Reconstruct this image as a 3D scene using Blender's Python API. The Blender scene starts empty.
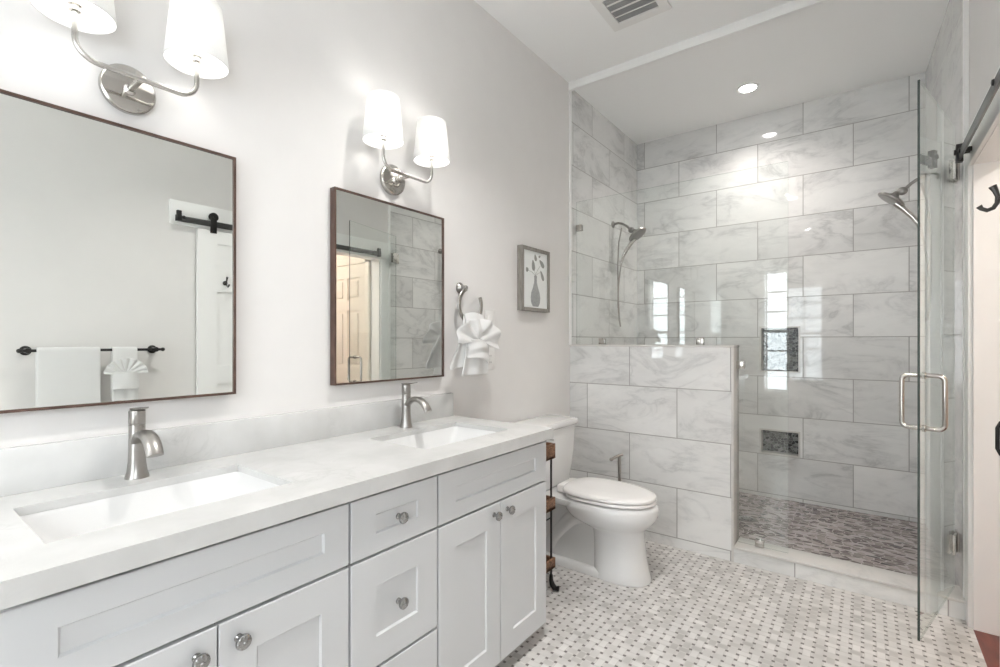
import bpy, bmesh, math, random
from mathutils import Vector, Matrix
random.seed(7)
PI = math.pi
S = bpy.context.scene
COL = S.collection

# ---------------------------------------------------------------- camera, world, exposure
cam_data = bpy.data.cameras.new('camera')
cam_data.sensor_width = 36.0
cam_data.lens = 483.33 / 1000 * 36
cam_data.shift_y = (341.17 - 333.5) / 1000
cam_data.clip_start = 0.02
cam = bpy.data.objects.new('camera', cam_data)
COL.objects.link(cam)
cam.location = (1.6727, 0.0, 1.2739)
cam.rotation_euler = (PI / 2, 0, math.radians(37.07))
S.camera = cam

world = bpy.data.worlds.new('daylight'); S.world = world
world.use_nodes = True
bgn = world.node_tree.nodes['Background']
bgn.inputs[0].default_value = (0.90, 0.95, 1.0, 1)
bgn.inputs[1].default_value = 4.6

S.view_settings.view_transform = 'Standard'
S.view_settings.look = 'None'
S.view_settings.gamma = 1.0
S.view_settings.use_curve_mapping = False
S.view_settings.exposure = 1.40
CAN_WATT = 58.0        # power of each recessed ceiling lamp
BULB_POWER = 10.5      # radiance of the sconce bulbs
try:
    S.cycles.use_denoising = True
    S.cycles.diffuse_bounces = 7
    S.cycles.glossy_bounces = 6
    S.cycles.transmission_bounces = 8
    S.cycles.transparent_max_bounces = 24
    S.cycles.max_bounces = 14
    S.cycles.sample_clamp_indirect = 6.0
    S.cycles.caustics_reflective = False
    S.cycles.caustics_refractive = False
except Exception:
    pass

# ---------------------------------------------------------------- dimensions of the room
XR = 2.054            # right wall
YB = -1.35            # rear wall (behind the viewer)
HC = 3.10             # ceiling
HS = 3.068            # ceiling over the shower
YP = 3.037            # front of half wall and curb
YG = 3.11             # shower glass plane
YK = 4.277            # far wall of the shower
ZS = 0.058            # shower floor

# ---------------------------------------------------------------- node helpers
def new_mat(name):
    m = bpy.data.materials.new(name); m.use_nodes = True
    nt = m.node_tree
    return m, nt, nt.nodes['Principled BSDF']

def N(nt, kind, **kw):
    n = nt.nodes.new(kind)
    for k, v in kw.items():
        if k.startswith('i_'):
            n.inputs[k[2:].replace('_', ' ')].default_value = v
        else:
            setattr(n, k, v)
    return n

def M_(nt, op, a, b=None, c=None):
    n = nt.nodes.new('ShaderNodeMath'); n.operation = op
    for i, v in enumerate((a, b, c)):
        if v is None: continue
        if isinstance(v, (int, float)): n.inputs[i].default_value = v
        else: nt.links.new(v, n.inputs[i])
    return n.outputs[0]

def ramp(nt, fac, stops, interp='LINEAR'):
    r = nt.nodes.new('ShaderNodeValToRGB')
    r.color_ramp.interpolation = interp
    while len(r.color_ramp.elements) < len(stops): r.color_ramp.elements.new(0.5)
    for e, (p, c) in zip(r.color_ramp.elements, stops):
        e.position = p
        e.color = (c, c, c, 1) if isinstance(c, (int, float)) else tuple(c) + (1,)
    if fac is not None: nt.links.new(fac, r.inputs[0])
    return r.outputs[0]

def mixc(nt, fac, a, b, blend='MIX'):
    n = nt.nodes.new('ShaderNodeMix'); n.data_type = 'RGBA'; n.blend_type = blend
    for s, v in ((n.inputs[0], fac), (n.inputs[6], a), (n.inputs[7], b)):
        if isinstance(v, (int, float)): s.default_value = v
        elif isinstance(v, tuple): s.default_value = v + (1,)
        else: nt.links.new(v, s)
    return n.outputs[2]

def plain(name, col, rough=0.5, metal=0.0, bump=0.0, bscale=200.0, var=0.0, coat=0.0, spec=0.5, vscale=8.0):
    m, nt, p = new_mat(name)
    p.inputs['Base Color'].default_value = tuple(col) + (1,)
    p.inputs['Roughness'].default_value = rough
    p.inputs['Metallic'].default_value = metal
    p.inputs['Coat Weight'].default_value = coat
    p.inputs['Specular IOR Level'].default_value = spec
    tc = nt.nodes.new('ShaderNodeTexCoord')
    if var > 0:
        no = N(nt, 'ShaderNodeTexNoise', i_Scale=vscale, i_Detail=4.0)
        nt.links.new(tc.outputs['Object'], no.inputs['Vector'])
        hi = tuple(min(1, c * (1 + var)) for c in col); lo = tuple(c * (1 - var) for c in col)
        nt.links.new(ramp(nt, no.outputs['Fac'], [(0.3, lo), (0.7, hi)]), p.inputs['Base Color'])
    if bump > 0:
        nb = N(nt, 'ShaderNodeTexNoise', i_Scale=bscale, i_Detail=3.0)
        nt.links.new(tc.outputs['Object'], nb.inputs['Vector'])
        b = N(nt, 'ShaderNodeBump', i_Strength=bump, i_Distance=0.002)
        nt.links.new(nb.outputs['Fac'], b.inputs['Height'])
        nt.links.new(b.outputs[0], p.inputs['Normal'])
    return m

def marble_color(nt, vec, base=(0.80, 0.80, 0.79), dark=(0.47, 0.475, 0.475), amount=1.0):
    """white marble with soft grey clouds and thin slanting veins"""
    rot = N(nt, 'ShaderNodeMapping'); rot.inputs['Rotation'].default_value = (0.5, 0.55, 0.6); rot.inputs['Scale'].default_value = (1.0, 1.0, 2.2)
    nt.links.new(vec, rot.inputs['Vector'])
    n1 = N(nt, 'ShaderNodeTexNoise', i_Scale=2.3, i_Detail=6.0, i_Roughness=0.6, i_Distortion=0.9)
    nt.links.new(rot.outputs[0], n1.inputs['Vector'])
    r1 = M_(nt, 'ABSOLUTE', M_(nt, 'SUBTRACT', n1.outputs['Fac'], 0.5))
    vein = ramp(nt, r1, [(0.0, 1.0), (0.018, 0.55), (0.07, 0.0)])
    n2 = N(nt, 'ShaderNodeTexNoise', i_Scale=1.6, i_Detail=5.0, i_Roughness=0.65)
    nt.links.new(rot.outputs[0], n2.inputs['Vector'])
    cloud = ramp(nt, n2.outputs['Fac'], [(0.42, 0.0), (0.75, 1.0)])
    mask = ramp(nt, n2.outputs['Fac'], [(0.40, 0.12), (0.60, 1.0)])
    v = M_(nt, 'MULTIPLY', M_(nt, 'MULTIPLY', vein, mask), 0.55 * amount)
    f = M_(nt, 'ADD', v, M_(nt, 'MULTIPLY', cloud, 0.42 * amount))
    return mixc(nt, f, base, dark)

def tile_mat(name, ax, u0, z0, bw=0.61, rh=0.305, grout=(0.35, 0.34, 0.33), rough=0.035, amount=1.0):
    m, nt, p = new_mat(name)
    tc = nt.nodes.new('ShaderNodeTexCoord'); sp = nt.nodes.new('ShaderNodeSeparateXYZ')
    nt.links.new(tc.outputs['Object'], sp.inputs[0])
    u = M_(nt, 'SUBTRACT', sp.outputs[ax], u0 - 6.1); v = M_(nt, 'SUBTRACT', sp.outputs['Z'], z0)
    cb = nt.nodes.new('ShaderNodeCombineXYZ'); nt.links.new(u, cb.inputs[0]); nt.links.new(v, cb.inputs[1])
    br = nt.nodes.new('ShaderNodeTexBrick'); br.offset = 0.5; br.offset_frequency = 2; br.squash = 1.0
    nt.links.new(cb.outputs[0], br.inputs['Vector'])
    for k, val in (('Color1', (0, 0, 0, 1)), ('Color2', (1, 1, 1, 1)), ('Mortar', (0, 0, 0, 1)), ('Scale', 1.0),
                   ('Mortar Size', 0.0028), ('Mortar Smooth', 0.1), ('Bias', 0.0), ('Brick Width', bw), ('Row Height', rh)):
        br.inputs[k].default_value = val
    sh = nt.nodes.new('ShaderNodeVectorMath'); sh.operation = 'SCALE'; sh.inputs['Scale'].default_value = 23.0
    nt.links.new(br.outputs['Color'], sh.inputs[0])
    ad = nt.nodes.new('ShaderNodeVectorMath'); ad.operation = 'ADD'
    nt.links.new(tc.outputs['Object'], ad.inputs[0]); nt.links.new(sh.outputs[0], ad.inputs[1])
    c = marble_color(nt, ad.outputs[0], amount=amount)
    s2 = nt.nodes.new('ShaderNodeSeparateColor'); nt.links.new(br.outputs['Color'], s2.inputs[0])
    tone = ramp(nt, s2.outputs[0], [(0.0, 0.90), (1.0, 1.04)])
    c = mixc(nt, 1.0, c, tone, 'MULTIPLY')
    c = mixc(nt, br.outputs['Fac'], c, grout)
    nt.links.new(c, p.inputs['Base Color'])
    nt.links.new(M_(nt, 'ADD', M_(nt, 'MULTIPLY', br.outputs['Fac'], 0.6), rough), p.inputs['Roughness'])
    b = N(nt, 'ShaderNodeBump', i_Strength=0.35, i_Distance=0.002); b.invert = True
    nt.links.new(br.outputs['Fac'], b.inputs['Height']); nt.links.new(b.outputs[0], p.inputs['Normal'])
    return m

def marble_plain(name, amount=0.8, rough=0.15):
    m, nt, p = new_mat(name)
    tc = nt.nodes.new('ShaderNodeTexCoord')
    nt.links.new(marble_color(nt, tc.outputs['Object'], base=(0.66, 0.64, 0.615), amount=amount), p.inputs['Base Color'])
    p.inputs['Roughness'].default_value = rough
    return m

def basket_mat():
    m, nt, p = new_mat('basketweave marble mosaic')
    C = 0.0405; d = 1 / 6; g = 0.022
    tc = nt.nodes.new('ShaderNodeTexCoord'); sp = nt.nodes.new('ShaderNodeSeparateXYZ')
    nt.links.new(tc.outputs['Object'], sp.inputs[0])
    X = M_(nt, 'DIVIDE', M_(nt, 'ADD', sp.outputs['X'], 10.0), C); Y = M_(nt, 'DIVIDE', M_(nt, 'ADD', sp.outputs['Y'], 10.0), C)
    fx = M_(nt, 'FLOOR', X); fy = M_(nt, 'FLOOR', Y)
    ax = M_(nt, 'ABSOLUTE', M_(nt, 'SUBTRACT', M_(nt, 'FRACT', X), 0.5))
    ay = M_(nt, 'ABSOLUTE', M_(nt, 'SUBTRACT', M_(nt, 'FRACT', Y), 0.5))
    par = M_(nt, 'MODULO', M_(nt, 'ADD', fx, fy), 2.0)
    even = M_(nt, 'LESS_THAN', par, 0.5)
    inv = M_(nt, 'SUBTRACT', 1.0, even)
    # a = coordinate along the strip of this cell, b = across it
    a = M_(nt, 'ADD', M_(nt, 'MULTIPLY', ax, even), M_(nt, 'MULTIPLY', ay, inv))
    b = M_(nt, 'ADD', M_(nt, 'MULTIPLY', ay, even), M_(nt, 'MULTIPLY', ax, inv))
    bo = M_(nt, 'GREATER_THAN', b, 0.5 - d); ao = M_(nt, 'GREATER_THAN', a, 0.5 - d)
    dot = M_(nt, 'MULTIPLY', ao, bo)
    g1 = M_(nt, 'LESS_THAN', M_(nt, 'ABSOLUTE', M_(nt, 'SUBTRACT', b, 0.5 - d)), g)
    g2 = M_(nt, 'MULTIPLY', M_(nt, 'LESS_THAN', M_(nt, 'ABSOLUTE', M_(nt, 'SUBTRACT', a, 0.5 - d)), g), bo)
    gr = M_(nt, 'MAXIMUM', g1, g2)
    cb = nt.nodes.new('ShaderNodeCombineXYZ'); nt.links.new(fx, cb.inputs[0]); nt.links.new(fy, cb.inputs[1])
    wn = nt.nodes.new('ShaderNodeTexWhiteNoise'); wn.noise_dimensions = '2D'; nt.links.new(cb.outputs[0], wn.inputs['Vector'])
    own = ramp(nt, wn.outputs['Value'], [(0.0, (0.50, 0.48, 0.46)), (0.45, (0.65, 0.63, 0.61)), (1.0, (0.76, 0.74, 0.72))])
    no = N(nt, 'ShaderNodeTexNoise', i_Scale=9.0, i_Detail=4.0); nt.links.new(tc.outputs['Object'], no.inputs['Vector'])
    cl = ramp(nt, no.outputs['Fac'], [(0.3, 0.82), (0.65, 1.0)])
    own = mixc(nt, bo, own, (0.64, 0.62, 0.60))
    own = mixc(nt, 1.0, own, cl, 'MULTIPLY')
    c = mixc(nt, dot, own, (0.16, 0.145, 0.14))
    c = mixc(nt, gr, c, (0.56, 0.54, 0.51))
    nt.links.new(c, p.inputs['Base Color'])
    nt.links.new(M_(nt, 'ADD', M_(nt, 'MULTIPLY', gr, 0.4), 0.3), p.inputs['Roughness'])
    return m

def chip_mat(name, scale, stops, grout, gw=0.05, stretch=(1, 1, 1)):
    """mosaic of small irregular stone chips"""
    m, nt, p = new_mat(name)
    tc = nt.nodes.new('ShaderNodeTexCoord'); mp = N(nt, 'ShaderNodeMapping'); mp.inputs['Scale'].default_value = stretch
    nt.links.new(tc.outputs['Object'], mp.inputs['Vector'])
    v1 = N(nt, 'ShaderNodeTexVoronoi', i_Scale=scale, i_Randomness=0.9)
    v2 = N(nt, 'ShaderNodeTexVoronoi', i_Scale=scale, i_Randomness=0.9); v2.feature = 'DISTANCE_TO_EDGE'
    for v in (v1, v2): nt.links.new(mp.outputs[0], v.inputs['Vector'])
    s = nt.nodes.new('ShaderNodeSeparateColor'); nt.links.new(v1.outputs['Color'], s.inputs[0])
    c = ramp(nt, s.outputs[0], stops)
    gf = M_(nt, 'LESS_THAN', v2.outputs['Distance'], gw)
    c = mixc(nt, gf, c, grout)
    nt.links.new(c, p.inputs['Base Color'])
    nt.links.new(M_(nt, 'ADD', M_(nt, 'MULTIPLY', gf, 0.5), 0.25), p.inputs['Roughness'])
    return m

def glass_mat(name, tint=(0.965, 0.985, 0.975), k=2.0):
    """clear sheet: both faces' reflection on the outer side, tinted see-through"""
    m = bpy.data.materials.new(name); m.use_nodes = True; nt = m.node_tree; nt.nodes.clear()
    out = nt.nodes.new('ShaderNodeOutputMaterial'); mx = nt.nodes.new('ShaderNodeMixShader')
    tr = nt.nodes.new('ShaderNodeBsdfTransparent'); tr.inputs[0].default_value = tint + (1,)
    gl = nt.nodes.new('ShaderNodeBsdfGlossy'); gl.inputs['Roughness'].default_value = 0.0
    gl.inputs['Color'].default_value = (0.97, 1.0, 0.985, 1)
    lw = nt.nodes.new('ShaderNodeLayerWeight'); lw.inputs['Blend'].default_value = 0.5
    geo = nt.nodes.new('ShaderNodeNewGeometry')
    f5 = M_(nt, 'POWER', lw.outputs['Facing'], 5.0)
    F = M_(nt, 'ADD', M_(nt, 'MULTIPLY', f5, 0.96), 0.04)
    two = M_(nt, 'DIVIDE', M_(nt, 'MULTIPLY', F, k), M_(nt, 'ADD', 1.0, M_(nt, 'MULTIPLY', F, k - 1)))
    fac = M_(nt, 'MULTIPLY', two, M_(nt, 'SUBTRACT', 1.0, geo.outputs['Backfacing']))
    nt.links.new(fac, mx.inputs[0]); nt.links.new(tr.outputs[0], mx.inputs[1]); nt.links.new(gl.outputs[0], mx.inputs[2])
    nt.links.new(mx.outputs[0], out.inputs[0])
    return m

def towel_mat():
    m = bpy.data.materials.new('white terry cloth'); m.use_nodes = True; nt = m.node_tree; nt.nodes.clear()
    out = nt.nodes.new('ShaderNodeOutputMaterial'); mx = nt.nodes.new('ShaderNodeMixShader'); mx.inputs[0].default_value = 0.3
    d = nt.nodes.new('ShaderNodeBsdfDiffuse'); t = nt.nodes.new('ShaderNodeBsdfTranslucent')
    for n in (d, t): n.inputs[0].default_value = (0.89, 0.89, 0.885, 1)
    tc = nt.nodes.new('ShaderNodeTexCoord'); no = N(nt, 'ShaderNodeTexNoise', i_Scale=260.0, i_Detail=3.0); nt.links.new(tc.outputs['Object'], no.inputs['Vector'])
    b = N(nt, 'ShaderNodeBump', i_Strength=0.5, i_Distance=0.003); nt.links.new(no.outputs['Fac'], b.inputs['Height']); nt.links.new(b.outputs[0], d.inputs['Normal'])
    nt.links.new(d.outputs[0], mx.inputs[1]); nt.links.new(t.outputs[0], mx.inputs[2]); nt.links.new(mx.outputs[0], out.inputs[0])
    return m

def seam_mat():
    m = bpy.data.materials.new('pale glass edge'); m.use_nodes = True; nt = m.node_tree; nt.nodes.clear()
    out = nt.nodes.new('ShaderNodeOutputMaterial'); mx = nt.nodes.new('ShaderNodeMixShader'); mx.inputs[0].default_value = 0.25
    tr = nt.nodes.new('ShaderNodeBsdfTransparent'); tr.inputs[0].default_value = (0.80, 0.86, 0.83, 1)
    d = nt.nodes.new('ShaderNodeBsdfDiffuse'); d.inputs[0].default_value = (0.45, 0.52, 0.49, 1)
    nt.links.new(tr.outputs[0], mx.inputs[1]); nt.links.new(d.outputs[0], mx.inputs[2]); nt.links.new(mx.outputs[0], out.inputs[0])
    return m

def emit(name, col, strength):
    m, nt, p = new_mat(name)
    p.inputs['Base Color'].default_value = (0.8, 0.8, 0.8, 1)
    p.inputs['Emission Color'].default_value = tuple(col) + (1,)
    p.inputs['Emission Strength'].default_value = strength
    return m

def fabric_shade_mat():
    m = bpy.data.materials.new('pleated white fabric'); m.use_nodes = True; nt = m.node_tree; nt.nodes.clear()
    out = nt.nodes.new('ShaderNodeOutputMaterial'); mx = nt.nodes.new('ShaderNodeMixShader'); mx.inputs[0].default_value = 0.22
    d = nt.nodes.new('ShaderNodeBsdfDiffuse'); t = nt.nodes.new('ShaderNodeBsdfTranslucent')
    tc = nt.nodes.new('ShaderNodeTexCoord'); no = N(nt, 'ShaderNodeTexNoise', i_Scale=500.0, i_Detail=2.0)
    nt.links.new(tc.outputs['Object'], no.inputs['Vector'])
    c = ramp(nt, no.outputs['Fac'], [(0.3, (0.86, 0.86, 0.85)), (0.7, (0.93, 0.93, 0.92))])
    nt.links.new(c, d.inputs[0]); nt.links.new(c, t.inputs[0])
    nt.links.new(d.outputs[0], mx.inputs[1]); nt.links.new(t.outputs[0], mx.inputs[2]); nt.links.new(mx.outputs[0], out.inputs[0])
    return m

def wood_mat(name, c1, c2, scale=6.0, stretch=(12, 1, 12), rough=0.4, coat=0.0):
    m, nt, p = new_mat(name)
    tc = nt.nodes.new('ShaderNodeTexCoord'); mp = N(nt, 'ShaderNodeMapping'); mp.inputs['Scale'].default_value = stretch
    nt.links.new(tc.outputs['Object'], mp.inputs['Vector'])
    no = N(nt, 'ShaderNodeTexNoise', i_Scale=scale, i_Detail=6.0, i_Distortion=0.6); nt.links.new(mp.outputs[0], no.inputs['Vector'])
    nt.links.new(ramp(nt, no.outputs['Fac'], [(0.3, c1), (0.7, c2)]), p.inputs['Base Color'])
    p.inputs['Roughness'].default_value = rough; p.inputs['Coat Weight'].default_value = coat
    return m

def quartz_mat():
    m, nt, p = new_mat('white veined quartz')
    tc = nt.nodes.new('ShaderNodeTexCoord')
    n1 = N(nt, 'ShaderNodeTexNoise', i_Scale=5.0, i_Detail=7.0, i_Roughness=0.62, i_Distortion=1.2); nt.links.new(tc.outputs['Object'], n1.inputs['Vector'])
    v = ramp(nt, M_(nt, 'ABSOLUTE', M_(nt, 'SUBTRACT', n1.outputs['Fac'], 0.5)), [(0.0, 1.0), (0.012, 0.3), (0.04, 0.0)])
    n2 = N(nt, 'ShaderNodeTexNoise', i_Scale=3.0, i_Detail=3.0); nt.links.new(tc.outputs['Object'], n2.inputs['Vector'])
    msk = ramp(nt, n2.outputs['Fac'], [(0.48, 0.0), (0.66, 1.0)])
    n3 = N(nt, 'ShaderNodeTexNoise', i_Scale=28.0, i_Detail=4.0); nt.links.new(tc.outputs['Object'], n3.inputs['Vector'])
    sp = ramp(nt, n3.outputs['Fac'], [(0.62, 0.0), (0.76, 1.0)])
    f = M_(nt, 'MULTIPLY', M_(nt, 'ADD', M_(nt, 'MULTIPLY', v, 0.6), M_(nt, 'MULTIPLY', sp, 0.5)), M_(nt, 'MULTIPLY', msk, 0.55))
    n4 = N(nt, 'ShaderNodeTexNoise', i_Scale=7.0, i_Detail=5.0); nt.links.new(tc.outputs['Object'], n4.inputs['Vector'])
    base = ramp(nt, n4.outputs['Fac'], [(0.35, (0.57, 0.57, 0.558)), (0.65, (0.64, 0.64, 0.63))])
    nt.links.new(mixc(nt, f, base, (0.42, 0.42, 0.41)), p.inputs['Base Color'])
    p.inputs['Roughness'].default_value = 0.22
    return m

MAT = dict(
    wall=plain('warm white wall paint', (0.76, 0.745, 0.73), 0.75, bump=0.05, bscale=300, var=0.01),
    ceil=plain('white ceiling paint', (0.91, 0.91, 0.90), 0.8, bump=0.04, bscale=300),
    white=plain('white trim paint', (0.88, 0.88, 0.87), 0.4, bump=0.02, bscale=120),
    cream=plain('cream hallway paint', (0.82, 0.75, 0.68), 0.7, bump=0.04, bscale=250),
    creamdoor=plain('ivory door paint', (0.82, 0.76, 0.68), 0.45, bump=0.02, bscale=150),
    cab=plain('white cabinet lacquer', (0.63, 0.64, 0.65), 0.35, bump=0.01, bscale=90),
    gap_shade=plain('painted cabinet gap shade', (0.22, 0.22, 0.22), 0.8, bump=0.02),  # shade between the fronts, put into the colour
    quartz=quartz_mat(),
    porcelain=plain('white porcelain', (0.74, 0.74, 0.735), 0.07, coat=0.4, var=0.005),
    seat=plain('white seat plastic', (0.83, 0.815, 0.80), 0.2, var=0.005),
    nickel=plain('brushed nickel', (0.38, 0.365, 0.345), 0.30, 1.0, bump=0.03, bscale=400, var=0.04, vscale=60),
    polish=plain('polished nickel', (0.55, 0.53, 0.50), 0.10, 1.0, var=0.02),
    knobmetal=plain('dark chrome', (0.36, 0.36, 0.355), 0.12, 1.0, var=0.02),
    satin=plain('satin nickel sconce metal', (0.58, 0.565, 0.535), 0.22, 1.0, var=0.02),
    chrome=plain('chrome', (0.75, 0.75, 0.75), 0.08, 1.0, var=0.01),
    steel=plain('dark satin steel', (0.30, 0.29, 0.28), 0.3, 1.0, var=0.05),
    black=plain('oil rubbed black metal', (0.025, 0.024, 0.024), 0.42, 0.6, bump=0.03),
    blackgrey=plain('dark bronze metal', (0.07, 0.066, 0.062), 0.3, 0.8, bump=0.03),
    greyrail=plain('black steel rail', (0.03, 0.03, 0.03), 0.32, 0.0, bump=0.02, coat=0.3),
    walnut=wood_mat('dark walnut frame', (0.055, 0.028, 0.020), (0.125, 0.070, 0.052), 5.0, (14, 3, 3), 0.4),
    greywood=wood_mat('weathered grey wood', (0.20, 0.185, 0.165), (0.33, 0.31, 0.28), 5.0, (20, 20, 3), 0.7),
    rustic=wood_mat('rustic brown wood', (0.07, 0.03, 0.015), (0.30, 0.16, 0.09), 9.0, (6, 6, 14), 0.6),
    redwood=wood_mat('reddish hardwood floor', (0.10, 0.016, 0.009), (0.20, 0.040, 0.022), 4.0, (10, 1.5, 1), 0.3, 0.3),
    mirror=plain('silvered mirror', (0.90, 0.92, 0.895), 0.0, 1.0),
    towel=towel_mat(),
    paper=plain('off white print paper', (0.78, 0.80, 0.79), 0.8, var=0.01),
    ink=plain('grey leaf ink', (0.30, 0.31, 0.29), 0.8, var=0.15, vscale=60),
    ink2=plain('grey vase ink', (0.36, 0.37, 0.37), 0.8, var=0.12, vscale=90),
    plastic=plain('white plastic', (0.80, 0.79, 0.77), 0.35, var=0.005),
    darkslot=plain('dark slot', (0.05, 0.05, 0.05), 0.8, var=0.02),
    dust=plain('grey duct interior', (0.34, 0.34, 0.34), 0.9, var=0.1),
    rubber=plain('black rubber', (0.02, 0.02, 0.02), 0.7, var=0.05),
    glass=glass_mat('clear shower glass', (0.978, 0.99, 0.984)),
    pane=glass_mat('window pane', (0.97, 0.98, 0.98)),
    gedge=plain('green glass edge', (0.05, 0.068, 0.062), 0.15, coat=0.3, var=0.1),
    gseam=seam_mat(),
    shade=fabric_shade_mat(),
    bulb=emit('glowing frosted bulb', (1.0, 0.975, 0.95), BULB_POWER),
    can=emit('recessed lamp lens', (1.0, 0.975, 0.95), 20.0),
    hall=emit('hall lamp lens', (1.0, 0.935, 0.87), 36.0),
    basket=basket_mat(),
    sfloor=chip_mat('shower floor mosaic', 28.0, [(0.0, (0.07, 0.055, 0.055)), (0.35, (0.15, 0.125, 0.122)), (0.65, (0.29, 0.255, 0.245)), (1.0, (0.48, 0.44, 0.425))], (0.33, 0.30, 0.29), 0.05, (0.75, 1.5, 1)),
    nmosaic=chip_mat('niche mosaic', 40.0, [(0.0, (0.03, 0.032, 0.034)), (0.5, (0.09, 0.09, 0.09)), (1.0, (0.26, 0.26, 0.25))], (0.33, 0.34, 0.34), 0.035, (1, 1, 1.3)),
    t_back=tile_mat('marble wall tile far', 'X', 0.385, -0.22),
    t_side=tile_mat('marble wall tile side', 'Y', 3.061, -0.22),
    t_pony=tile_mat('marble wall tile half wall', 'X', 0.4414, -0.556, rh=0.3077, amount=0.8),
    t_curb=tile_mat('marble curb tile', 'X', 1.065, -0.7, rh=1.0, amount=0.7),
    slab=marble_plain('marble slab'),
)

# ---------------------------------------------------------------- mesh helpers
class MB:
    """collects shapes and links them as one mesh object"""
    def __init__(s): s.bm = bmesh.new(); s.mats = []
    def mi(s, key):
        m = MAT[key]
        if m not in s.mats: s.mats.append(m)
        return s.mats.index(m)
    def _paint(s, faces, key):
        i = s.mi(key)
        for f in faces: f.material_index = i
    def box(s, a, b, key, bevel=0.0, seg=2):
        x0, x1 = sorted((a[0], b[0])); y0, y1 = sorted((a[1], b[1])); z0, z1 = sorted((a[2], b[2]))
        vs = [s.bm.verts.new(p) for p in ((x0, y0, z0), (x1, y0, z0), (x1, y1, z0), (x0, y1, z0), (x0, y0, z1), (x1, y0, z1), (x1, y1, z1), (x0, y1, z1))]
        fs = [s.bm.faces.new([vs[i] for i in q]) for q in ((0, 3, 2, 1), (4, 5, 6, 7), (0, 1, 5, 4), (1, 2, 6, 5), (2, 3, 7, 6), (3, 0, 4, 7))]
        s._paint(fs, key)
        if bevel > 0:
            ed = list({e for f in fs for e in f.edges})
            r = bmesh.ops.bevel(s.bm, geom=ed, offset=bevel, segments=seg, profile=0.5, affect='EDGES', clamp_overlap=True)
            s._paint(r['faces'], key)
            return list({v for f in r['faces'] for v in f.verts} | {v for v in vs if v.is_valid})
        return vs
    def rings(s, rings, key, cap=True, close=True):
        R = [[s.bm.verts.new(p) for p in r] for r in rings]
        n = len(R[0]); i = s.mi(key)
        for a, b in zip(R, R[1:]):
            for k in range(n if close else n - 1):
                f = s.bm.faces.new((a[k], a[(k + 1) % n], b[(k + 1) % n], b[k])); f.material_index = i
        if cap:
            f = s.bm.faces.new(list(reversed(R[0]))); f.material_index = i
            f = s.bm.faces.new(R[-1]); f.material_index = i
        return [v for r in R for v in r]
    def lathe(s, c, prof, key, axis=(0, 0, 1), n=32, cap=True):
        """prof: (radius, height along axis)"""
        ax = Vector(axis).normalized(); q = Vector((0, 0, 1)).rotation_difference(ax); c = Vector(c)
        return s.rings([[c + q @ Vector((r * math.cos(2 * PI * k / n), r * math.sin(2 * PI * k / n), h)) for k in range(n)] for r, h in prof], key, cap)
    def cyl(s, a, b, r, key, n=20, r2=None):
        a = Vector(a); b = Vector(b); L = (b - a).length
        return s.lathe(a, [(r, 0), (r if r2 is None else r2, L)], key, b - a, n)
    def tube(s, pts, r, key, n=14, sx=1.0, up=(0, 0, 1), rad=None):
        """r radius; sx widens the section sideways; rad: list of radii"""
        P = [Vector(p) for p in pts]; rr = []
        for i, p in enumerate(P):
            t = (P[min(i + 1, len(P) - 1)] - P[max(i - 1, 0)]).normalized()
            u = Vector(up); sd = t.cross(u)
            if sd.length < 1e-3: sd = t.cross(Vector((0, 1, 0)))
            if i and sd.dot(prev) < 0: sd = -sd
            if i and abs(t.dot(u)) > 0.98: sd = (prev - t * prev.dot(t))
            sd.normalize(); prev = sd.copy(); nn = sd.cross(t).normalized()
            q = rad[i] if rad else r
            rr.append([p + sd * (q * sx * math.cos(2 * PI * k / n)) + nn * (q * math.sin(2 * PI * k / n)) for k in range(n)])
        return s.rings(rr, key)
    def prism(s, poly, key, d):
        """poly: 3-D points of one face, d: extrusion vector"""
        d = Vector(d)
        return s.rings([[Vector(p) for p in poly], [Vector(p) + d for p in poly]], key)
    def ball(s, c, r, key, sc=(1, 1, 1), u=20, v=12):
        c = Vector(c)
        rings = []
        for j in range(1, v):
            a = -PI / 2 + PI * j / v
            rings.append([c + Vector((r * sc[0] * math.cos(a) * math.cos(2 * PI * k / u), r * sc[1] * math.cos(a) * math.sin(2 * PI * k / u), r * sc[2] * math.sin(a))) for k in range(u)])
        return s.rings(rings, key)
    def build(s, name, parent=None, smooth=True, ang=35, sub=0, solid=0.0):
        me = bpy.data.meshes.new(name)
        bmesh.ops.recalc_face_normals(s.bm, faces=s.bm.faces[:])
        if smooth:
            for f in s.bm.faces: f.smooth = True
            for e in s.bm.edges:
                if len(e.link_faces) == 2 and e.calc_face_angle(0) > math.radians(ang): e.smooth = False
        s.bm.to_mesh(me); s.bm.free()
        for m in s.mats: me.materials.append(m)
        o = bpy.data.objects.new(name, me); COL.objects.link(o)
        if solid:
            md = o.modifiers.new('thickness', 'SOLIDIFY'); md.thickness = solid; md.offset = 0
        if sub:
            md = o.modifiers.new('smoothing', 'SUBSURF'); md.levels = sub; md.render_levels = sub
        if parent is not None:
            o.parent = parent
            p = parent; off = Vector((0, 0, 0))
            while p is not None: off += p.location; p = p.parent
            o.location = -off
        return o

def thing(name, label, cat, loc=(0, 0, 0), group=None):
    o = bpy.data.objects.new(name, None); COL.objects.link(o); o.location = loc
    o.empty_display_size = 0.05
    o['label'] = label; o['category'] = cat
    if group: o['group'] = group
    return o

def tag(o, label, cat, group=None):
    o['label'] = label; o['category'] = cat
    if group: o['group'] = group
    return o

def struct(mb, name, **kw):
    o = mb.build(name, **kw)
    if o.parent is None: o['kind'] = 'structure'
    return o

def copy_tree(o, parent=None):
    c = o.copy(); COL.objects.link(c)
    if parent is not None: c.parent = parent
    for ch in [x for x in bpy.data.objects if x.parent == o]: copy_tree(ch, c)
    return c

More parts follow.
